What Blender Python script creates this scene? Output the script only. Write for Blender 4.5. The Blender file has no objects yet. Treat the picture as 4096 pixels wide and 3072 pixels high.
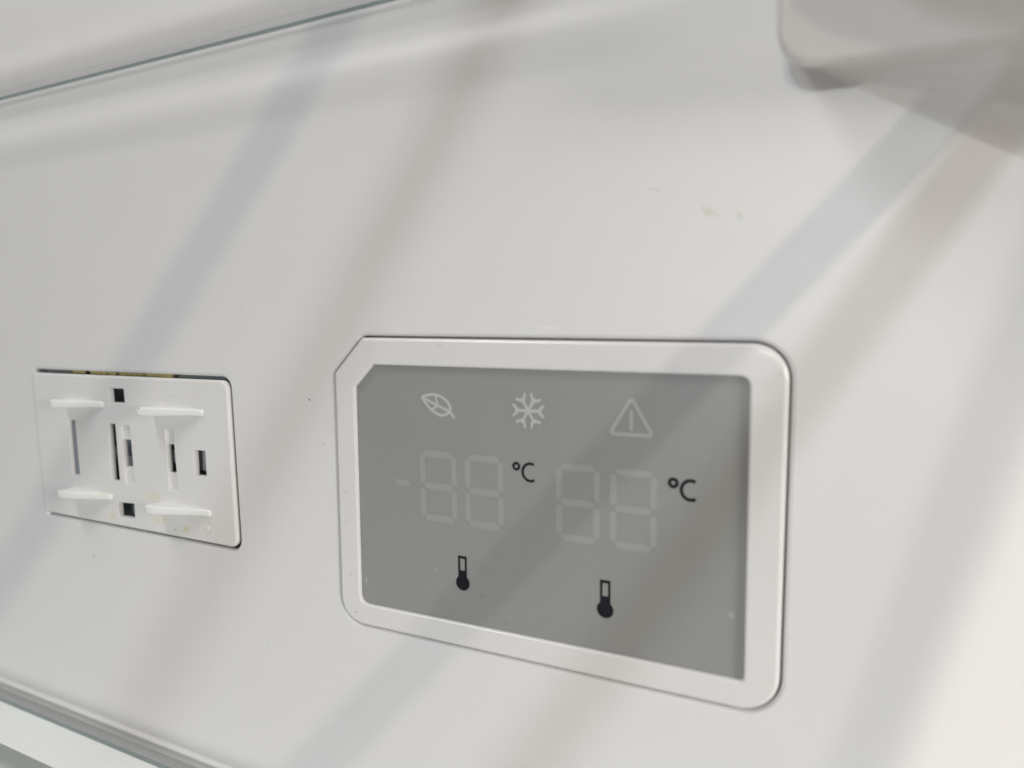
import bpy, bmesh, math, random
from mathutils import Vector, Matrix

# ------------------------------------------------------------------ scene, camera, light
SC = bpy.context.scene
COL = SC.collection
MM = 0.001
PI = math.pi

def V(x, y, z):
    return Vector((x * MM, y * MM, z * MM))

cam_d = bpy.data.cameras.new('camera')
cam = bpy.data.objects.new('camera', cam_d)
COL.objects.link(cam)
cx = Vector((0.9000, 0.43574, -0.01139))
cd = Vector((0.03680, -0.10201, -0.99411))
cf = Vector((-0.43433, 0.89427, -0.10785))
CAM = (102.05, -125.76, 12.04)
mw = Matrix((( cx.x, -cd.x, -cf.x, CAM[0] * MM),
             ( cx.y, -cd.y, -cf.y, CAM[1] * MM),
             ( cx.z, -cd.z, -cf.z, CAM[2] * MM),
             (0, 0, 0, 1)))
cam.matrix_world = mw
cam_d.sensor_width = 36
cam_d.sensor_fit = 'HORIZONTAL'
cam_d.lens = 36 * 2712.2 / 4096
cam_d.clip_start = 0.002
cam_d.clip_end = 50
cam_d.dof.use_dof = True
cam_d.dof.focus_distance = 0.170
cam_d.dof.aperture_fstop = 10.5
SC.camera = cam

world = bpy.data.worlds.new('World')
SC.world = world
world.use_nodes = True
wn = world.node_tree.nodes
wl = world.node_tree.links
bgn = wn['Background']
tc = wn.new('ShaderNodeTexCoord')
sx = wn.new('ShaderNodeSeparateXYZ')
wl.new(tc.outputs['Generated'], sx.inputs[0])
rp = wn.new('ShaderNodeValToRGB')
mr = wn.new('ShaderNodeMapRange')
mr.inputs['From Min'].default_value = -1
mr.inputs['From Max'].default_value = 1
wl.new(sx.outputs['Z'], mr.inputs['Value'])
wl.new(mr.outputs[0], rp.inputs[0])
rp.color_ramp.elements[0].position = 0.1
rp.color_ramp.elements[0].color = (0.72, 0.66, 0.61, 1)
rp.color_ramp.elements[1].position = 0.85
rp.color_ramp.elements[1].color = (1.0, 0.985, 0.97, 1)
wl.new(rp.outputs[0], bgn.inputs['Color'])
bgn.inputs['Strength'].default_value = 0.12

def area(name, loc, target, size, power, color, size_y=None):
    d = bpy.data.lights.new(name, 'AREA')
    d.energy = power
    d.color = color
    if size_y:
        d.shape = 'RECTANGLE'; d.size = size * MM; d.size_y = size_y * MM
    else:
        d.shape = 'DISK'; d.size = size * MM
    o = bpy.data.objects.new(name, d)
    COL.objects.link(o)
    o.location = V(*loc)
    o.rotation_euler = (V(*target) - V(*loc)).to_track_quat('-Z', 'Y').to_euler()
    return o

L1 = (110, -1000, 60)      # warm lamp: its shadows are bluish
L2 = (47, -1000, 60)       # cool lamp: its shadows are brownish
L3 = (900, -500, -50)      # warm lamp far to the right
area('warm_lamp', L1, (0, 0, 0), 8, 1.06, (1.0, 0.905, 0.72))
area('cool_lamp', L2, (40, 0, 0), 17, 1.46, (0.82, 0.92, 1.0))
area('side_lamp', L3, (110, 0, -60), 6, 3.1, (1.0, 0.88, 0.73))
area('top_lamp', (-330, -310, 680), (-20, 0, 0), 250, 3.05, (1.0, 0.99, 1.0), 280)
area('room_light', (900, -300, 130), (40, 0, -20), 260, 5.5, (1.0, 0.95, 0.90), 300)

SC.render.engine = 'CYCLES'
SC.cycles.use_denoising = True
SC.cycles.max_bounces = 8
SC.cycles.transparent_max_bounces = 12
SC.cycles.sample_clamp_indirect = 4
SC.view_settings.view_transform = 'Standard'
SC.view_settings.look = 'None'
SC.view_settings.exposure = 0
SC.view_settings.gamma = 1
SC.view_settings.use_curve_mapping = False

# ------------------------------------------------------------------ helpers
def tag(o, label=None, cat=None, group=None, kind=None):
    if label: o['label'] = label
    if cat: o['category'] = cat
    if group: o['group'] = group
    if kind: o['kind'] = kind
    return o

def empty(name, loc, label, cat):
    o = bpy.data.objects.new(name, None)
    COL.objects.link(o)
    o.location = V(*loc)
    o.empty_display_size = 0.01
    return tag(o, label, cat)

def link(name, bm, mat, parent=None, recalc=True):
    if recalc:
        bmesh.ops.recalc_face_normals(bm, faces=bm.faces[:])
    me = bpy.data.meshes.new(name)
    bm.to_mesh(me)
    bm.free()
    mats = mat if isinstance(mat, (list, tuple)) else [mat]
    for m in mats:
        me.materials.append(m)
    o = bpy.data.objects.new(name, me)
    COL.objects.link(o)
    if parent is not None:
        o.parent = parent
        p = parent
        off = Vector((0, 0, 0))
        while p is not None:
            off += p.location
            p = p.parent
        me.transform(Matrix.Translation(-off))   # keep the mesh where it was built
    return o

def area2(p):
    return 0.5 * sum(p[i][0] * p[(i + 1) % len(p)][1] - p[(i + 1) % len(p)][0] * p[i][1] for i in range(len(p)))

def ccw(p):
    return list(p) if area2(p) > 0 else list(reversed(p))

def roundpoly(pts, radii, n=8):
    """polygon with each corner replaced by an arc; radii one number or a list"""
    out = []
    m = len(pts)
    if not isinstance(radii, (list, tuple)):
        radii = [radii] * m
    for i in range(m):
        p = Vector(pts[i]); a = Vector(pts[i - 1]); b = Vector(pts[(i + 1) % m])
        r = radii[i]
        if r <= 0:
            out.append((p.x, p.y)); continue
        u = (a - p).normalized(); v = (b - p).normalized()
        ang = math.acos(max(-1, min(1, u.dot(v))))
        t = r / math.tan(ang / 2)
        c = p + (u + v).normalized() * (r / math.sin(ang / 2))
        s = p + u * t - c
        e = p + v * t - c
        a0 = math.atan2(s.y, s.x); a1 = math.atan2(e.y, e.x)
        d = (a1 - a0 + PI) % (2 * PI) - PI
        for k in range(n + 1):
            th = a0 + d * k / n
            out.append((c.x + r * math.cos(th), c.y + r * math.sin(th)))
    return out

def offset(p, d):
    """move a CCW polygon inwards by d (negative: outwards)"""
    m = len(p)
    out = []
    for i in range(m):
        a = Vector(p[i - 1]); b = Vector(p[i]); c = Vector(p[(i + 1) % m])
        e1 = (b - a).normalized(); e2 = (c - b).normalized()
        n1 = Vector((-e1.y, e1.x)); n2 = Vector((-e2.y, e2.x))
        k = 1 + n1.dot(n2)
        q = b + (n1 + n2) * (d / max(k, 0.3))
        out.append((q.x, q.y))
    return out

def ring_verts(bm, loop, y):
    return [bm.verts.new(V(x, y, z)) for x, z in loop]

def bridge(bm, A, B, smooth=True):
    n = len(A)
    for i in range(n):
        f = bm.faces.new((A[i], A[(i + 1) % n], B[(i + 1) % n], B[i]))
        f.smooth = smooth

def fill(bm, loops):
    """one flat face set from closed vertex loops (the first outer, others holes)"""
    es = []
    for L in loops:
        for i in range(len(L)):
            a, b = L[i], L[(i + 1) % len(L)]
            e = bm.edges.get((a, b)) or bm.edges.new((a, b))
            es.append(e)
    r = bmesh.ops.triangle_fill(bm, use_beauty=True, use_dissolve=False, edges=es, normal=(0, -1, 0))
    for f in r['geom']:
        if isinstance(f, bmesh.types.BMFace):
            f.smooth = False
    return r

def lip(bm, front_offset_loop_fn, y, r, depth, n=6, extra=None):
    """rings of a rounded edge: front_offset_loop_fn(d) gives the outline d inside the solid"""
    rings = []
    for k in range(n + 1):
        th = (PI / 2) * k / n
        rings.append(ring_verts(bm, front_offset_loop_fn(r * (1 - math.sin(th))), y + r * (1 - math.cos(th))))
    rings.append(ring_verts(bm, front_offset_loop_fn(0), y + depth))
    for a, b in zip(rings, rings[1:]):
        bridge(bm, a, b)
    return rings

def slab(outer, holes, y, depth, r_out, holes_r, hole_depth=None, back=False, n=6):
    bm = bmesh.new()
    o = ccw(outer)
    ro = lip(bm, lambda d: offset(o, d), y, r_out, depth, n)
    loops = [ro[0]]
    backs = [ro[-1]]
    for h, rh in zip(holes, holes_r):
        hh = ccw(h)
        rr = lip(bm, lambda d, hh=hh: offset(hh, -d), y, rh, hole_depth or depth, 4)
        loops.append(rr[0]); backs.append(rr[-1])
    fill(bm, loops)
    if back:
        fill(bm, backs)
    return bm

def flat(bm, loop, y, mi=0):
    vs = ring_verts(bm, ccw(loop), y)
    f = bm.faces.new(vs)
    f.material_index = mi
    return f

def box(bm, x0, x1, y0, y1, z0, z1):
    m = bmesh.ops.create_cube(bm, size=1)['verts']
    for v in m:
        v.co = V(x0 + (x1 - x0) * (v.co.x + .5), y0 + (y1 - y0) * (v.co.y + .5), z0 + (z1 - z0) * (v.co.z + .5))
    return m

def stroke(bm, pts, w, y, caps=True):
    """a printed line of width w with mitred joints and round ends"""
    w = w + GROW
    n = len(pts)
    L, Rr = [], []
    for i in range(n):
        b = Vector(pts[i])
        a = Vector(pts[i - 1]) if i else None
        c = Vector(pts[i + 1]) if i < n - 1 else None
        e1 = (b - a).normalized() if a is not None else None
        e2 = (c - b).normalized() if c is not None else None
        e1 = e1 or e2; e2 = e2 or e1
        n1 = Vector((-e1.y, e1.x)); n2 = Vector((-e2.y, e2.x))
        q = (n1 + n2) * (w / 2 / max(1 + n1.dot(n2), 0.35))
        L.append(b + q); Rr.append(b - q)
    poly = [tuple(p) for p in L]
    def cap(p, e):
        th = math.atan2(e.y, e.x)
        return [(p.x + w / 2 * math.cos(th + PI / 2 - PI * k / 5), p.y + w / 2 * math.sin(th + PI / 2 - PI * k / 5)) for k in range(1, 5)]
    if caps:
        e = (Vector(pts[-1]) - Vector(pts[-2])).normalized()
        endc = cap(Vector(pts[-1]), e)
        e = (Vector(pts[0]) - Vector(pts[1])).normalized()
        startc = cap(Vector(pts[0]), e)
    else:
        endc = startc = []
    # strip of quads, plus two cap fans, sharing vertices
    lv = [bm.verts.new(V(p.x, y, p.y)) for p in L]
    rv = [bm.verts.new(V(p.x, y, p.y)) for p in Rr]
    for i in range(n - 1):
        bm.faces.new((lv[i], lv[i + 1], rv[i + 1], rv[i]))
    if caps:
        bm.faces.new([lv[-1]] + [bm.verts.new(V(x, y, z)) for x, z in endc] + [rv[-1]])
        bm.faces.new([rv[0]] + [bm.verts.new(V(x, y, z)) for x, z in startc] + [lv[0]])

def closed_stroke(bm, loop, w, y):
    w = w + GROW
    lo = ccw(loop)
    a = ring_verts(bm, offset(lo, w / 2), y)
    b = ring_verts(bm, offset(lo, -w / 2), y)
    bridge(bm, a, b, False)

def catmull(pts, closed, k=5):
    out = []
    n = len(pts)
    rng = range(n) if closed else range(n - 1)
    for i in rng:
        def P(j):
            return Vector(pts[j % n]) if closed else Vector(pts[max(0, min(n - 1, j))])
        p0, p1, p2, p3 = P(i - 1), P(i), P(i + 1), P(i + 2)
        for s in range(k):
            t = s / k
            q = 0.5 * ((2 * p1) + (p2 - p0) * t + (2 * p0 - 5 * p1 + 4 * p2 - p3) * t * t + (3 * p1 - p0 - 3 * p2 + p3) * t ** 3)
            out.append((q.x, q.y))
    if not closed:
        out.append(tuple(pts[-1]))
    return out

GROW = 0.0
# ------------------------------------------------------------------ materials
def mat(name, color, rough=0.4, spec=0.5, bump=0.0, bump_scale=400.0, mottling=0.0, coat=0.0):
    m = bpy.data.materials.new(name)
    m.use_nodes = True
    nt = m.node_tree
    b = nt.nodes['Principled BSDF']
    b.inputs['Base Color'].default_value = (*color, 1)
    b.inputs['Roughness'].default_value = rough
    b.inputs['Specular IOR Level'].default_value = spec
    b.inputs['Coat Weight'].default_value = coat
    t = nt.nodes.new('ShaderNodeTexCoord')
    if mottling:
        nz = nt.nodes.new('ShaderNodeTexNoise')
        nz.inputs['Scale'].default_value = 28
        nz.inputs['Detail'].default_value = 4
        nt.links.new(t.outputs['Object'], nz.inputs['Vector'])
        mx = nt.nodes.new('ShaderNodeMix'); mx.data_type = 'RGBA'
        mx.inputs[6].default_value = (*[c * (1 - mottling) for c in color], 1)
        mx.inputs[7].default_value = (*[min(1, c * (1 + mottling)) for c in color], 1)
        nt.links.new(nz.outputs['Fac'], mx.inputs[0])
        nt.links.new(mx.outputs[2], b.inputs['Base Color'])
    if bump:
        nz = nt.nodes.new('ShaderNodeTexNoise')
        nz.inputs['Scale'].default_value = bump_scale
        nz.inputs['Detail'].default_value = 3
        nt.links.new(t.outputs['Object'], nz.inputs['Vector'])
        bp = nt.nodes.new('ShaderNodeBump')
        bp.inputs['Strength'].default_value = bump
        bp.inputs['Distance'].default_value = 0.0002
        nt.links.new(nz.outputs['Fac'], bp.inputs['Height'])
        nt.links.new(bp.outputs[0], b.inputs['Normal'])
    return m

def scuffs(m, lo, hi, scale, thresh=0.58):
    nt = m.node_tree
    b = nt.nodes['Principled BSDF']
    t = nt.nodes.new('ShaderNodeTexCoord')
    mp = nt.nodes.new('ShaderNodeMapping')
    mp.inputs['Rotation'].default_value = (0, .5, 0)
    mp.inputs['Scale'].default_value = (1, 1, 3.5)
    nz = nt.nodes.new('ShaderNodeTexNoise')
    nz.inputs['Scale'].default_value = scale
    nz.inputs['Detail'].default_value = 6
    nz.inputs['Roughness'].default_value = .65
    nt.links.new(t.outputs['Object'], mp.inputs['Vector'])
    nt.links.new(mp.outputs[0], nz.inputs['Vector'])
    r = nt.nodes.new('ShaderNodeMapRange')
    r.inputs['From Min'].default_value = thresh - .2
    r.inputs['From Max'].default_value = thresh + .15
    r.inputs['To Min'].default_value = lo
    r.inputs['To Max'].default_value = hi
    nt.links.new(nz.outputs['Fac'], r.inputs['Value'])
    nt.links.new(r.outputs[0], b.inputs['Roughness'])

def add_spots(m, spots, origin=(0, 0)):
    """small marks: (x, z, rx, rz, colour, strength, edge noise, angle) in mm, in object coordinates"""
    nt = m.node_tree
    b = nt.nodes['Principled BSDF']
    sock = b.inputs['Base Color']
    if sock.is_linked:
        cur = sock.links[0].from_socket
    else:
        c = nt.nodes.new('ShaderNodeRGB'); c.outputs[0].default_value = sock.default_value[:]
        cur = c.outputs[0]
    t = nt.nodes.new('ShaderNodeTexCoord')
    nz = nt.nodes.new('ShaderNodeTexNoise')
    nz.inputs['Scale'].default_value = 700
    nz.inputs['Detail'].default_value = 3
    nt.links.new(t.outputs['Object'], nz.inputs['Vector'])
    for (x, z, rx, rz, colr, st, en, an) in spots:
        mp = nt.nodes.new('ShaderNodeMapping')
        mp.vector_type = 'TEXTURE'
        mp.inputs['Location'].default_value = ((x - origin[0]) * MM, 0, (z - origin[1]) * MM)
        mp.inputs['Rotation'].default_value = (0, math.radians(an), 0)
        mp.inputs['Scale'].default_value = (rx * MM, 1, rz * MM)
        nt.links.new(t.outputs['Object'], mp.inputs['Vector'])
        ln = nt.nodes.new('ShaderNodeVectorMath'); ln.operation = 'LENGTH'
        sc = nt.nodes.new('ShaderNodeVectorMath'); sc.operation = 'MULTIPLY'
        sc.inputs[1].default_value = (1, 0, 1)
        nt.links.new(mp.outputs[0], sc.inputs[0])
        nt.links.new(sc.outputs[0], ln.inputs[0])
        ad = nt.nodes.new('ShaderNodeMath'); ad.operation = 'MULTIPLY_ADD'
        ad.inputs[1].default_value = en
        nt.links.new(nz.outputs['Fac'], ad.inputs[0])
        nt.links.new(ln.outputs['Value'], ad.inputs[2])
        mr_ = nt.nodes.new('ShaderNodeMapRange')
        mr_.interpolation_type = 'SMOOTHSTEP'
        mr_.inputs['From Min'].default_value = 0.35 + en * .5
        mr_.inputs['From Max'].default_value = 1.0 + en * .5
        mr_.inputs['To Min'].default_value = st
        mr_.inputs['To Max'].default_value = 0
        nt.links.new(ad.outputs[0], mr_.inputs['Value'])
        mx = nt.nodes.new('ShaderNodeMix'); mx.data_type = 'RGBA'
        nt.links.new(mr_.outputs[0], mx.inputs[0])
        nt.links.new(cur, mx.inputs[6])
        mx.inputs[7].default_value = (*colr, 1)
        cur = mx.outputs[2]
    nt.links.new(cur, sock)

WALLC = (0.772, 0.764, 0.768)
m_wall = mat('liner_plastic', WALLC, 0.42, 0.45, bump=0.18, bump_scale=45, mottling=0.006)
m_plate = mat('plate_plastic', (0.775, 0.77, 0.76), 0.42, 0.4, bump=0.06, bump_scale=500)
m_tab = mat('tab_plastic', (0.86, 0.86, 0.85), 0.38, 0.4, bump=0.05)
m_bezel = mat('bezel_plastic', (0.765, 0.752, 0.75), 0.16, 0.6, bump=0.03, bump_scale=150, mottling=0.005)
m_screen = mat('screen_film', (0.297, 0.300, 0.293), 0.34, 0.35, bump=0.12, bump_scale=2500, mottling=0.02)
m_black = mat('black_print', (0.004, 0.005, 0.010), 0.45, 0.3)
m_icon = mat('pale_print', (0.53, 0.53, 0.51), 0.4, 0.35)
m_warn = mat('dim_print', (0.435, 0.435, 0.415), 0.4, 0.35)
m_digit = mat('faint_print', (0.347, 0.350, 0.341), 0.4, 0.35)
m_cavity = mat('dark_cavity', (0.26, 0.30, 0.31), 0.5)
m_mech = mat('mechanism_plastic', (0.42, 0.45, 0.48), 0.4)
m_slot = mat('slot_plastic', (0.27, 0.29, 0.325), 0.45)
m_foam = mat('foam', (0.46, 0.40, 0.17), 0.9, 0.1, bump=0.8, bump_scale=900, mottling=0.25)
m_crumb = mat('crumb', (0.80, 0.80, 0.66), 0.6)
m_house = mat('housing_plastic', (0.70, 0.675, 0.665), 0.55, 0.35, bump=0.05, bump_scale=80)
m_blocker = mat('blocker_plastic', (0.75, 0.75, 0.74), 0.4)
m_gedge = mat('glass_edge', (0.27, 0.325, 0.32), 0.2)
m_border = mat('white_border', (0.90, 0.93, 0.91), 0.35, 0.5)

m_glass = bpy.data.materials.new('shelf_glass')
m_glass.use_nodes = True
nt = m_glass.node_tree
nt.nodes.clear()
out = nt.nodes.new('ShaderNodeOutputMaterial')
tr = nt.nodes.new('ShaderNodeBsdfTransparent')
tr.inputs[0].default_value = (0.985, 0.985, 0.982, 1)
gl = nt.nodes.new('ShaderNodeBsdfGlossy')
gl.inputs['Roughness'].default_value = 0.03
gl.inputs['Color'].default_value = (0.97, 0.97, 0.96, 1)
fr = nt.nodes.new('ShaderNodeFresnel')
gm = nt.nodes.new('ShaderNodeNewGeometry')
mi_ = nt.nodes.new('ShaderNodeMapRange')
mi_.inputs['To Min'].default_value = 1.45
mi_.inputs['To Max'].default_value = 1 / 1.45
nt.links.new(gm.outputs['Backfacing'], mi_.inputs['Value'])
nt.links.new(mi_.outputs[0], fr.inputs['IOR'])
ms = nt.nodes.new('ShaderNodeMixShader')
nt.links.new(fr.outputs[0], ms.inputs[0])
nt.links.new(tr.outputs[0], ms.inputs[1])
nt.links.new(gl.outputs[0], ms.inputs[2])
nt.links.new(ms.outputs[0], out.inputs[0])

scuffs(m_wall, .40, .52, 40)
scuffs(m_screen, .33, .365, 60)
scuffs(m_bezel, .13, .26, 70)
scuffs(m_plate, .34, .5, 120)
# marks on the wall, as in the photograph
add_spots(m_wall, [
    (-13.9, -9.0, .36, .36, (0.10, 0.09, 0.08), .9, .3, 0),
    (80.2, 29.0, 2.1, 1.0, (0.54, 0.56, 0.42), .42, 1.6, 30),
    (85.4, 28.0, 1.3, .6, (0.60, 0.62, 0.52), .5, 1.6, 60),
    (70.6, 33.6, 2.2, .25, (0.62, 0.58, 0.55), .5, .8, 15),
    (-35.0, 13.6, 1.4, .25, (0.60, 0.60, 0.58), .6, .8, -35),
    (-10.0, -19.6, .75, .22, (0.45, 0.42, 0.38), .5, .8, -40),
    (-103.5, -62.0, 1.1, .5, (0.50, 0.50, 0.47), .6, 1.2, 60),
    (-24.0, -50.5, .5, .35, (0.60, 0.52, 0.46), .5, 1.0, 10),
    (-32.0, -75.0, .5, .5, (0.55, 0.55, 0.50), .5, 1.0, 0),
    (30.0, -78.0, .6, .3, (0.55, 0.55, 0.50), .4, 1.0, 40),
    (49.0, 8.6, 3.1, .4, (0.88, 0.88, 0.86), .4, 1.2, 5),
])
add_spots(m_bezel, [
    (-3.2, -30.8, .42, .3, (0.45, 0.42, 0.38), .7, 1.0, -40),
    (-3.4, -38.0, .3, .3, (0.5, 0.46, 0.42), .5, 1.0, 0),
    (-2.6, -51.0, .5, .28, (0.42, 0.40, 0.36), .6, 1.0, -50),
    (-1.6, -60.3, .42, .3, (0.30, 0.28, 0.25), .8, .8, 0),
    (24.0, 4.8, .5, .22, (0.5, 0.45, 0.40), .5, 1.0, 10),
], (44, -28))
add_spots(m_plate, [
    (-72.6, -39.6, 4.2, 1.6, (0.74, 0.71, 0.52), .6, 1.6, 0),
    (-60.0, -47.4, 1.7, 1.5, (0.72, 0.68, 0.44), .8, 1.3, 25),
    (-92.0, -47.4, 2.0, 1.6, (0.75, 0.71, 0.56), .55, 1.8, 20),
    (-70.6, -45.9, 4.4, 1.5, (0.74, 0.70, 0.54), .5, 1.9, -14),
    (-64.5, -48.2, .8, .6, (0.45, 0.45, 0.42), .6, 1.4, 0),
    (-63.0, -10.3, 1.1, .3, (0.55, 0.55, 0.53), .5, 1.0, 15),
    (-64.7, -11.6, .4, .25, (0.50, 0.45, 0.38), .6, 1.0, 15),
    (-106.2, -8.7, .8, .5, (0.60, 0.60, 0.58), .4, 1.4, 15),
    (-54.0, -18.0, .5, .25, (0.40, 0.38, 0.36), .6, .8, 15),
    (-47.3, -46.8, .6, .2, (0.5, 0.46, 0.42), .5, .8, 15),
    (-112.0, -25.0, 5.0, 2.5, (0.80, 0.77, 0.70), .25, 1.6, 15),
], (-84, -28))
add_spots(m_tab, [
    (-113.0, -13.2, 1.6, .7, (0.80, 0.79, 0.58), .6, 1.3, 0),
    (-94.0, -41.0, 2.6, .8, (0.80, 0.80, 0.64), .6, 1.3, 0),
    (-75.0, -41.0, 2.2, 1.0, (0.80, 0.79, 0.60), .6, 1.3, 0),
    (-70.0, -13.3, .5, .35, (0.35, 0.32, 0.28), .8, .8, 0),
], (-84, -28))
add_spots(m_screen, [
    (85.6, -44.6, .9, .7, (0.42, 0.43, 0.40), .8, 1.2, 60),
    (21.0, -46.5, .3, .22, (0.55, 0.55, 0.52), .8, .8, 0),
    (1.1, -52.2, .2, .6, (0.75, 0.75, 0.72), .8, .8, 0),
    (38.8, -55.5, 1.0, .4, (0.23, 0.23, 0.22), .5, 1.0, -50),
    (33.0, -50.6, .9, .25, (0.20, 0.20, 0.185), .5, 1.0, -15),
], (44, -28))

# ------------------------------------------------------------------ the liner wall
bez_outer = roundpoly([(2.76, 6.23), (94.3, 5.75), (94.25, -62.3), (-6.2, -63.4), (-5.5, -2.11)],
                      [1.6, 6.4, 7.3, 6.4, 1.2], 12)
plate_outer = roundpoly([(-126.5, -5.7), (-41.1, -5.3), (-40.7, -50.2), (-125.9, -50.5)],
                        [1.2, 2.6, 2.6, 1.0], 8)
hole_bezel = offset(ccw(bez_outer), -0.42)
hole_plate = roundpoly([(-126.8, -4.6), (-40.7, -4.4), (-40.15, -51.0), (-126.2, -51.2)],
                       [1.4, 3.2, 3.2, 1.2], 8)
X0, X1 = -420, 330

def smooth01(t):
    t = max(0, min(1, t)); return t * t * (3 - 2 * t)

def wall_h(z):
    """how far the liner bulges out of its plane (mm) at height z"""
    if z > 54:
        if z < 64: return 0.95 * smooth01((z - 56) / 8)
        if z < 70: return 0.95 - 0.85 * smooth01((z - 64) / 6)
        if z < 76: return 0.1 + 0.8 * smooth01((z - 71) / 4)
        return 0.9
    if z < -108:
        if z > -117.9: return -2.7 * ((-109.0 - z) / 8.9) ** 2 if z < -109.0 else 0
        if z > -119.3: return -2.7 + 0.45 * smooth01((-117.9 - z) / 1.4)
        if z > -122.5: return -2.25 - 1.6 * smooth01((-119.3 - z) / 3.2)
        return -4.0
    return 0

bm = bmesh.new()
flo, fhi = -108, 54
corner = [bm.verts.new(V(X0, 0, flo)), bm.verts.new(V(X1, 0, flo)), bm.verts.new(V(X1, 0, fhi)), bm.verts.new(V(X0, 0, fhi))]
loops = [corner]
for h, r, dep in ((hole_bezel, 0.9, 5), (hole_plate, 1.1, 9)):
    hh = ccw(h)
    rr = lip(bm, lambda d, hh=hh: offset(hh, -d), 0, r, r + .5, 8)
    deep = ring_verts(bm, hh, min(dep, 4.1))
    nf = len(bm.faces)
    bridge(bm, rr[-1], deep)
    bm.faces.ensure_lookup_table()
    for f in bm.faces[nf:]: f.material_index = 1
    loops.append(rr[0])
fill(bm, loops)
def strips(zs, a, b):
    pa, pb = a, b
    for z in zs:
        na = bm.verts.new(V(X0, -wall_h(z), z)); nb = bm.verts.new(V(X1, -wall_h(z), z))
        f = bm.faces.new((pa, pb, nb, na)); f.smooth = True
        pa, pb = na, nb
strips([fhi + 0.4 * k for k in range(1, 70)] + [90, 400], corner[3], corner[2])
strips([flo - 0.25 * k for k in range(1, 62)] + [-140, -400], corner[0], corner[1])
wall = link('wall', bm, [m_wall, m_cavity])
tag(wall, 'smooth off white moulded plastic liner wall behind the display', None, None, 'structure')
# ------------------------------------------------------------------ control display
disp = empty('control_display', (44, 0, -28), 'grey temperature display with faint digits in a white rounded frame', 'display')
bez_inner = roundpoly([(5.7, 0.05), (87.9, -0.02), (88.15, -56.9), (-0.3, -58.0), (0.3, -5.2)],
                      [0.6, 1.9, 0.9, 2.2, 0.6], 8)
bm = slab(bez_outer, [bez_inner], -0.55, 3.2, 0.9, [0.5], hole_depth=1.75)
link('bezel', bm, m_bezel, disp)
bm = bmesh.new()
so = ccw(offset(ccw(bez_inner), -0.6))
vs = ring_verts(bm, so, 0.35)
bm.faces.new(vs)
screen = link('screen', bm, m_screen, disp)
YS = 0.30
GROW = 0.0

def halo(m, t=0.5):
    h = m.copy()
    h.name = m.name + '_soft_edge'
    a = m.node_tree.nodes['Principled BSDF'].inputs['Base Color'].default_value
    b = (0.297, 0.300, 0.293)
    h.node_tree.nodes['Principled BSDF'].inputs['Base Color'].default_value = (*[a[i] * t + b[i] * (1 - t) for i in range(3)], 1)
    return h
halos = {}

def mark(name, builder, m, label=None):
    global GROW, YS
    bm = bmesh.new()
    builder(bm)
    bm.faces.ensure_lookup_table()
    nf = len(bm.faces)
    soft = m is not m_black
    if soft:
        GROW, YS = 0.30, YS + 0.03 if False else YS
        keep = len(bm.verts)
        builder(bm)
        bm.verts.ensure_lookup_table()
        for v in bm.verts[keep:]:
            v.co.y = (0.34 + (v.co.y / MM - YS) * 0.05) * MM
        bm.faces.ensure_lookup_table()
        for f in bm.faces[nf:]: f.material_index = 1
        GROW = 0.0
        if m.name not in halos: halos[m.name] = halo(m)
    bm.normal_update()
    for f in bm.faces:
        if f.normal.y > 0: f.normal_flip()
    o = link(name, bm, [m, halos[m.name]] if soft else m, screen, recalc=False)
    if label: o['label'] = label
    return o

def leaf(bm):
    pts = [(18.6, -6.85), (20.2, -6.36), (21.74, -6.2), (23.1, -6.47), (24.54, -7.24), (25.43, -8.18), (25.75, -9.1), (25.6, -9.7),
           (25.16, -10.15), (24.45, -10.56), (23.36, -10.71), (22.28, -10.45), (20.93, -9.67), (19.75, -8.6), (18.89, -7.56)]
    closed_stroke(bm, catmull(pts, True, 3), 0.46, YS)
    stroke(bm, [(19.1, -7.2), (20.71, -7.89), (22.33, -8.57), (23.95, -9.18), (25.39, -9.75), (26.1, -10.3), (26.64, -11.1)], 0.42, YS - .01)
    stroke(bm, [(22.0, -6.4), (22.3, -7.5), (22.5, -8.5)], 0.38, YS - .02)
    stroke(bm, [(22.44, -8.65), (21.77, -9.11), (21.05, -9.6)], 0.38, YS - .03)
mark('leaf_icon', leaf, m_icon, 'pale leaf outline with veins')

def snow(bm):
    c = (44.46, -8.6)
    k = 0
    for i in range(6):
        a = math.radians(60 * i)
        d = Vector((math.cos(a), math.sin(a)))
        e = Vector(c) + d * 2.75
        stroke(bm, [(c[0] + d.x * .05, c[1] + d.y * .05), tuple(e)], 0.5, YS - .006 * k); k += 1
        q = Vector(c) + d * 2.15
        for s in (-1, 1):
            b = math.radians(60 * i + 42 * s)
            t = q + Vector((math.cos(b), math.sin(b))) * 1.6
            stroke(bm, [tuple(q), tuple(t)], 0.46, YS - .006 * k); k += 1
mark('snowflake_icon', snow, m_icon, 'pale snowflake')

def warn(bm):
    closed_stroke(bm, roundpoly([(66.24, -4.9), (70.5, -12.1), (61.98, -12.1)], 0.5, 5), 0.52, YS)
    stroke(bm, [(66.25, -7.6), (66.25, -11.0)], 0.5, YS - .01)
mark('warning_icon', warn, m_warn, 'faint triangle with upright bar')

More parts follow.
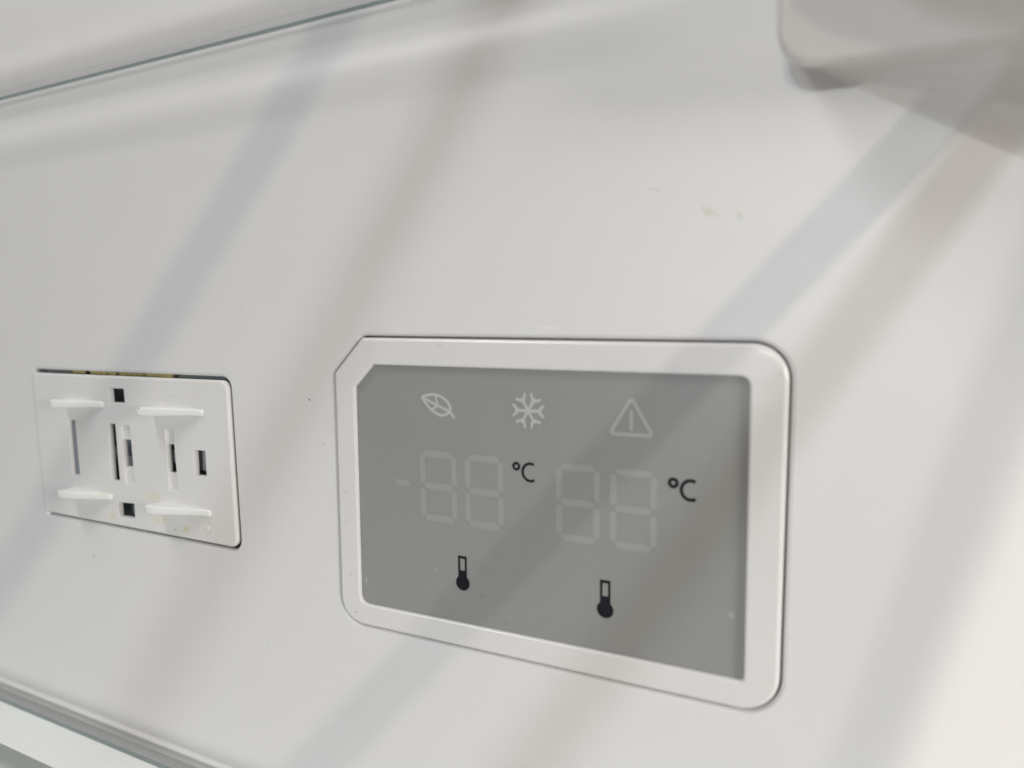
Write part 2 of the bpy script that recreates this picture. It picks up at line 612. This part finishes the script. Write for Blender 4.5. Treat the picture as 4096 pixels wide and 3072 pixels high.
def hexbar(bm, a, b, w, y):
    a = Vector(a); b = Vector(b)
    w = w - .12 + GROW
    _d = (b - a).normalized() * GROW * .4; a = a - _d; b = b + _d
    e = (b - a).normalized(); n = Vector((-e.y, e.x))
    pts = []
    for p, s in ((a, 1), (b, -1)):
        q = [p + n * (w * .18 * s), p + e * (s * w * .22) + n * (w * .43 * s), p + e * (s * w * .55) + n * (w * .5 * s)]
        r = [p + e * (s * w * .55) - n * (w * .5 * s), p + e * (s * w * .22) - n * (w * .43 * s), p - n * (w * .18 * s)]
        pts += r + q
    flat(bm, [tuple(p) for p in pts], y)

def digit(bm, xl, xr):
    zt, zm, zb = -19.65, -27.0, -34.35
    w = 1.42
    g = 0.95
    for z in (zt, zm, zb):
        hexbar(bm, (xl + .45, z), (xr - .5, z), w, YS)
    for x in (xl, xr):
        hexbar(bm, (x, zt - .45), (x, zm + .72), w, YS)
        hexbar(bm, (x, zm - .72), (x, zb + .55), w, YS)
for (xl, xr), lb in zip(((18.2, 26.35), (29.8, 37.85), (51.2, 59.3), (62.7, 70.75)),
                        ('faint digit beside the minus sign', 'faint digit left of the first degree sign',
                         'faint digit right of the first degree sign', 'faint digit left of the second degree sign')):
    mark('digit', lambda b, xl=xl, xr=xr: digit(b, xl, xr), m_digit, lb)
mark('minus_sign', lambda b: hexbar(b, (10.6, -26.95), (14.5, -26.95), 1.35, YS), m_digit)

def degc(bm, cx_, cz, gx, gz, r=0.66, w=0.42):
    ring = [(cx_ + r * math.cos(2 * PI * k / 24), cz + r * math.sin(2 * PI * k / 24)) for k in range(24)]
    closed_stroke(bm, ring, w, YS)
    pts = []
    for k in range(25):
        a = math.radians(62 + (360 - 62 - 60) * k / 24)
        pts.append((gx + 1.78 * math.cos(a), gz + 1.86 * math.sin(a)))
    stroke(bm, pts, w, YS, caps=False)
mark('degree_sign', lambda b: degc(b, 41.6, -20.5, 44.85, -21.55, w=.56), m_black, 'black °C beside the first pair of digits')
mark('degree_sign', lambda b: degc(b, 74.5, -20.72, 77.8, -21.87, .72, .66), m_black, 'black °C beside the second pair of digits')

def thermo(bm, x):
    out_ = [(x - 1.1, -42.1), (x - 1.1, -46.93)]
    bc = (x, -48.3); r = 1.76
    a0 = math.pi - math.asin((bc[1] * -1 - 46.93) / r) if False else math.atan2(-46.93 - bc[1], -1.1)
    a1 = math.atan2(-46.93 - bc[1], 1.1) + 2 * PI
    for k in range(1, 30):
        a = a0 + (a1 - a0) * k / 30
        out_.append((bc[0] + r * math.cos(a), bc[1] + r * math.sin(a)))
    out_ += [(x + 1.1, -46.93), (x + 1.1, -42.1)]
    hole = [(x - .58, -42.72), (x + .6, -42.72), (x + .6, -45.45), (x - .58, -45.45)]
    fill(bm, [ring_verts(bm, out_, YS), ring_verts(bm, hole, YS)])
mark('thermometer_icon', lambda b: thermo(b, 28.05), m_black, 'black thermometer under the first pair of digits')
mark('thermometer_icon', lambda b: thermo(b, 61.16), m_black, 'black thermometer under the second pair of digits')

# ------------------------------------------------------------------ mounting plate with tabs and slots
plate_root = empty('mounting_plate', (-84, 0, -28), 'bare white mounting plate with four tabs and narrow slots', 'plate')
def q(pts, r=0.25):
    return roundpoly(pts, r, 3)
S1 = q([(-109.75, -19.7), (-106.5, -19.6), (-106.2, -36.6), (-109.7, -36.8)])
S2 = q([(-90.8, -19.65), (-87.6, -19.6), (-87.35, -36.6), (-90.9, -36.7)])
S3 = q([(-85.1, -19.8), (-81.1, -19.7), (-80.85, -36.8), (-84.7, -36.95)])
S4 = q([(-66.0, -19.7), (-62.9, -19.6), (-62.4, -36.8), (-65.95, -36.95)])
S5 = q([(-55.1, -24.7), (-50.7, -24.55), (-50.7, -31.65), (-55.25, -31.8)])
HT = q([(-89.4, -9.15), (-82.6, -9.05), (-82.55, -13.2), (-89.3, -13.3)])
HB = q([(-88.95, -43.15), (-81.6, -42.7), (-81.75, -47.2), (-89.0, -47.5)])
plate = link('plate', slab(plate_outer, [S1, S2, S3, S4, S5, HT, HB], -0.6, 1.5, 0.75,
             [.2] * 7, hole_depth=1.6), m_plate, plate_root)
# floors of the two stepped slots: a shallow floor with its own opening
def slot_floor(x0, x1, zt, zb, ht, hb):
    bm = bmesh.new()
    for a, b in ((zt, ht), (hb, zb)):
        box(bm, x0, x1, 0.25, 1.3, b, a)
    return bm
link('slot_floor', slot_floor(-85.6, -80.3, -19.2, -37.4, -24.0, -32.0), m_plate, plate_root)
link('slot_floor', slot_floor(-66.5, -62.0, -19.2, -37.4, -23.95, -32.0), m_plate, plate_root)
# what shows inside: dark recess with pieces of the mechanism
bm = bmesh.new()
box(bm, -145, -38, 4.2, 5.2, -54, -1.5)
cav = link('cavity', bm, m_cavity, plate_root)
bm = bmesh.new()
for x, z0, z1, y in ((-91.5, -30.5, -27.0, 2.6), (-85.6, -29.5, -26.5, 3.0), (-84.2, -12.0, -8.4, 4.6), (-83.2, -46.4, -43.6, 4.6),
                     (-64.9, -29.6, -26.0, 3.2)):
    box(bm, x - 3.6, x - .6, y - 1.4, y + .8, z0, z1)
box(bm, -60.0, -51.5, 2.4, 3.8, -31.0, -20.0)
link('mechanism', bm, m_mech, plate_root)
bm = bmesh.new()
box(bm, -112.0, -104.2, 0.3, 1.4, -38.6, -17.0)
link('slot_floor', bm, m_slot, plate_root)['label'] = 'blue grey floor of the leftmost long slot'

def tab(x0, x1, zt, th, dep, droop=0.0):
    """ledge standing out of the plate: deep at the left, tapering to nothing at the right"""
    w = x1 - x0
    plan = [(x0 + .6, -0.4), (x0 - .1, dep * .8), (x0 + .5, dep * .97), (x0 + 1.6, dep), (x0 + .2 * w, dep * .9), (x0 + .4 * w, dep * .68),
            (x0 + .65 * w, dep * .40), (x0 + .85 * w, dep * .19), (x1 - .5, 0.62), (x1 - .05, 0.35), (x1, -0.4)]
    plan = ccw(plan)
    bm = bmesh.new()
    r = 0.5
    rings = []
    def ring(off, z, tilt=0.0):
        pl = offset(plan, off)
        return [bm.verts.new(V(x, -0.5 - y, z + (tilt + .06) * max(0, y))) for x, y in pl]
    n = 4
    for k in range(n + 1):
        th_ = PI / 2 * k / n
        rings.append(ring(r * (1 - math.sin(th_)), zt - r * (1 - math.cos(th_))))
    for k in range(n, -1, -1):
        th_ = PI / 2 * k / n
        rings.append(ring(r * (1 - math.sin(th_)), zt - th + r * (1 - math.cos(th_)), -.17))
    for a, b in zip(rings, rings[1:]):
        bridge(bm, a, b)
    bm.faces.new(rings[0]); bm.faces.new(rings[-1])
    return bm
for x0, x1, zt, d, lb in ((-111.2, -92.1, -13.3, 4.7, 'upper tab above the long grey slot'),
                          (-71.6, -50.4, -13.4, 4.9, 'upper tab above the stepped slot'),
                          (-111.0, -91.1, -41.0, 4.9, 'lower tab below the long grey slot'),
                          (-71.0, -49.7, -40.9, 4.9, 'lower tab with yellow stains')):
    o = link('tab', tab(x0, x1, zt + .1, 1.75, d), m_tab, plate_root)
    o['label'] = lb

# foam showing in the gap above the plate
bm = bmesh.new()
random.seed(4)
for i in range(16):
    x = -108 + i * 2.75 + random.uniform(-.5, .5)
    if i in (2, 7): continue
    r = bmesh.ops.create_icosphere(bm, subdivisions=3, radius=1.0)['verts']
    sx_, sz_ = random.uniform(1.5, 2.3), random.uniform(.75, 1.0)
    for v in r:
        p = v.co
        p = p * (1 + .12 * math.sin(p.x * 5 + i) * math.cos(p.z * 6))
        v.co = V(x + p.x * sx_, 2.4 + p.y * 1.1, -4.9 + p.z * sz_)
for f in bm.faces: f.smooth = True
foam = link('foam', bm, m_foam)
tag(foam, 'yellowish foam showing in the dark gap above the mounting plate', 'foam')

def crumb(x, z, rx, rz, y, label, sd):
    bm = bmesh.new()
    r = bmesh.ops.create_icosphere(bm, subdivisions=3, radius=1.0)['verts']
    rnd = random.Random(sd)
    ph = [rnd.uniform(0, 6) for _ in range(4)]
    for v in r:
        p = v.co.copy()
        s = 1 + .22 * math.sin(3 * p.x + ph[0]) + .18 * math.sin(4 * p.z + ph[1]) + .12 * math.cos(5 * p.y + ph[2])
        a = .7
        px = p.x * rx * s; pz = p.z * rz * s
        v.co = V(x + px * math.cos(a) - pz * math.sin(a), y - .15 + p.y * min(rx, rz) * .6, z + px * math.sin(a) + pz * math.cos(a))
    for f in bm.faces: f.smooth = True
    o = link('crumb', bm, m_crumb)
    tag(o, label, 'crumb')
crumb(-51.2, -46.2, 1.15, .5, -.6, 'pale crumb stuck at the lower right of the mounting plate', 3)
crumb(-49.6, -43.9, .32, .25, -.55, 'tiny white crumb right below the end of the lower tab', 5)

# ------------------------------------------------------------------ glass shelves
up = empty('glass_shelf', (0, -60, 77), 'clear glass shelf with thin green edge, above the plate and display', 'shelf')
ZU = 76.6
bm = bmesh.new()
box(bm, X0, X1, -260, -2.1, ZU + .6, ZU + 1.5)
link('pane', bm, m_glass, up)
bm = bmesh.new()
box(bm, X0, X1, -1.95, -1.45, ZU + .2, ZU + .7)
link('glass_edge', bm, m_gedge, up)

lo = empty('glass_shelf', (0, -60, -124), 'lower glass shelf with wide bright white back border', 'shelf')
ZL = -123.2
bm = bmesh.new()
box(bm, X0, X1, -250, -1.55, ZL - 4, ZL - .4)
link('pane', bm, m_glass, lo)
bm = bmesh.new()
box(bm, X0, X1, -1.5, -0.15, ZL - 4, ZL)
link('glass_edge', bm, m_gedge, lo)
bm = bmesh.new()
box(bm, X0, X1, -15.0, -1.55, ZL - .37, ZL)
bv = [e for e in bm.edges]
bmesh.ops.bevel(bm, geom=bv, offset=.0001, segments=3, affect='EDGES')
link('white_border', bm, m_border, lo)

# ------------------------------------------------------------------ grey housing at the top right
def loftblock():
    bm = bmesh.new()
    # outline of the housing at its front (depth 30) and where it meets the wall
    def outline(xl, zb, r, slope, xr=300, zt=150):
        pts = [(xl, zt)]
        n = 14
        for k in range(n + 1):
            a = PI + (PI / 2) * k / n
            pts.append((xl + r + r * math.cos(a), zb + r + r * math.sin(a)))
        for k in range(1, 10):
            t = k / 9
            x = xl + r + (xr - xl - r) * t
            pts.append((x, zb + slope * (x - xl - r)))
        return pts
    levels = []
    # (depth, xl, zb, r, slope)
    prof = [(-.1, 93.0, 50.4, 3.0, -0.60), (0.12, 93.0, 50.9, 3.0, -0.575), (0.5, 93.0, 51.1, 3.0, -0.54), (1.4, 92.9, 50.9, 3.5, -0.47), (3.0, 92.7, 50.2, 4.0, -0.37), (5.5, 92.4, 49.3, 4.4, -0.23), (8.5, 92.1, 48.3, 4.8, -0.10),
            (11, 91.9, 47.6, 5.0, -0.035), (13.4, 91.8, 47.2, 5.0, -0.01), (14.15, 92.0, 47.4, 4.9, -0.01), (14.4, 92.5, 47.9, 4.6, -0.01)]
    for d, xl, zb, r, s in prof:
        o = outline(xl, zb, r, s)
        k = max(0.0, d / 14.4) * 0.52      # the front leans outwards towards the top
        levels.append([bm.verts.new(V(x + .09 * k * max(0, z - 48), -d - k * max(0, z - 48), z)) for x, z in o])
    n = len(levels[0])
    for A, B in zip(levels, levels[1:]):
        for i in range(n - 1):
            f = bm.faces.new((A[i], A[i + 1], B[i + 1], B[i])); f.smooth = True
    bm.faces.new(levels[-1] + [bm.verts.new(V(300 + .09 * .52 * 102, -14.4 - .52 * 102, 150))])
    return bm
house = link('housing', loftblock(), m_house)
tag(house, 'grey rounded plastic housing jutting out above the right side of the display', 'housing')

# ------------------------------------------------------------------ unseen bars and panels added to cast shadows on the wall
def blocker(w1, w2, width, sA, sB, label):
    """bar whose shadow from L1 runs along w1 and from L2 along w2 (points on the wall, mm)"""
    a, b = [Vector((p[0], 0, p[1])) for p in w1]
    c, d = [Vector((p[0], 0, p[1])) for p in w2]
    l1, l2 = Vector(L1), Vector(L2)
    n1 = (a - l1).cross(b - l1)
    n2 = (c - l2).cross(d - l2)
    dr = n1.cross(n2).normalized()
    # a point on both planes
    k1, k2 = n1.dot(l1), n2.dot(l2)
    p0 = (k1 * n2.cross(dr) + k2 * dr.cross(n1)) / n1.dot(n2.cross(dr))
    # the points of the bar on the rays to the two wall points, extended
    def on_bar(w):
        r = w - l1
        # closest approach between the ray l1 + t r and the bar
        m = r.cross(dr)
        t = (p0 - l1).cross(dr).dot(m) / m.length_squared
        return l1 + t * r
    A, B = on_bar(a), on_bar(b)
    e = (B - A)
    A2, B2 = A - e * sA, B + e * sB
    print('blocker', [round(x) for x in A2], [round(x) for x in B2])
    bm = bmesh.new()
    ax = (B2 - A2)
    L = ax.length
    u = ax.normalized()
    v = u.cross(Vector((0, 1, 0))).normalized()
    w = u.cross(v)
    rings = []
    for k in range(2):
        rings.append([bm.verts.new((A2 + ax * k + v * (width / 2 * math.cos(t)) + w * (width / 2 * math.sin(t))) * MM)
                      for t in [2 * PI * i / 20 for i in range(20)]])
    bridge(bm, rings[0], rings[1])
    bm.faces.new(rings[0]); bm.faces.new(rings[1])
    o = link('shadow_bar', bm, m_blocker)
    tag(o, label, 'blocker', 'added blockers in front of the lamps')
blocker([(-5.5, 70.9), (-157.4, -81.5)], [(36.4, 66.2), (-10, 0)], 6.5, .5, .4, 'added unseen slim white rail in front of the lamps, farthest left')
blocker([(108.7, 34.6), (-18.4, -106.5)], [(113.0, 24), (46.0, -85)], 7.0, .35, .4, 'added unseen white rail in front of the lamps, in the middle')
blocker([(127, 5), (108.3, -68)], [(170, 5), (151, -68)], 6.2, .6, .5, 'added unseen thick white rail in front of the lamps, farthest right')

bm = bmesh.new()  # added unseen panel, shades most of the wall from the side lamp
l3 = Vector(L3)
s = .45
edge = [Vector((p[0], 0, p[1])) for p in ((137, 25), (107, -93))]
edge = [p + (l3 - p) * s for p in edge]
left = [Vector((p[0], 0, p[1])) for p in ((-330, 25), (-330, -93))]
left = [p + (l3 - p) * s for p in left]
e0, e1 = edge
dirv = (e0 - e1)
e0 = e0 + dirv * 1.6; e1 = e1 - dirv * 1.2
pts = [e0, e1, Vector((left[1].x, left[1].y, e1.z)), Vector((left[0].x, left[0].y, e0.z))]
fr_ = [bm.verts.new(p * MM) for p in pts]
bk_ = [bm.verts.new((p + Vector((0, -6, 0))) * MM) for p in pts]
bm.faces.new(fr_); bm.faces.new(list(reversed(bk_)))
bridge(bm, fr_, bk_, False)
o = link('side_blocker', bm, m_blocker)
tag(o, 'unseen white panel added at the right to block the side lamp', 'panel')

# unseen panel behind the camera, added to keep the lamps off the housing
bm = bmesh.new()
l1 = Vector(L1)
f = .18
P = [Vector((x, 0, z)) for x, z in ((94, 200), (94, 54), (98, 50.5), (120, 42), (150, 31), (420, 31), (420, 200))]
P = [p + (l1 - p) * f for p in P]
fr_ = [bm.verts.new(p * MM) for p in P]
bk_ = [bm.verts.new((p + Vector((0, -5, 0))) * MM) for p in P]
bm.faces.new(fr_); bm.faces.new(list(reversed(bk_)))
bridge(bm, fr_, bk_, False)
for v in bm.verts:
    v.co.z = min(v.co.z, 0.200)
o = link('housing_blocker', bm, m_blocker)
tag(o, 'unseen white panel added to keep the lamps off the grey housing', 'shelf front')

bm = bmesh.new()  # pale sheet added below the glass to brighten the corner seen through it
box(bm, -400, 300, -240, 2.0, -142, -138)
bmesh.ops.bevel(bm, geom=bm.edges[:], offset=.001, segments=3, affect='EDGES')
o = link('corner_sheet', bm, m_border)
tag(o, 'pale sheet added under the lower glass to lighten the bottom left corner', 'sheet')
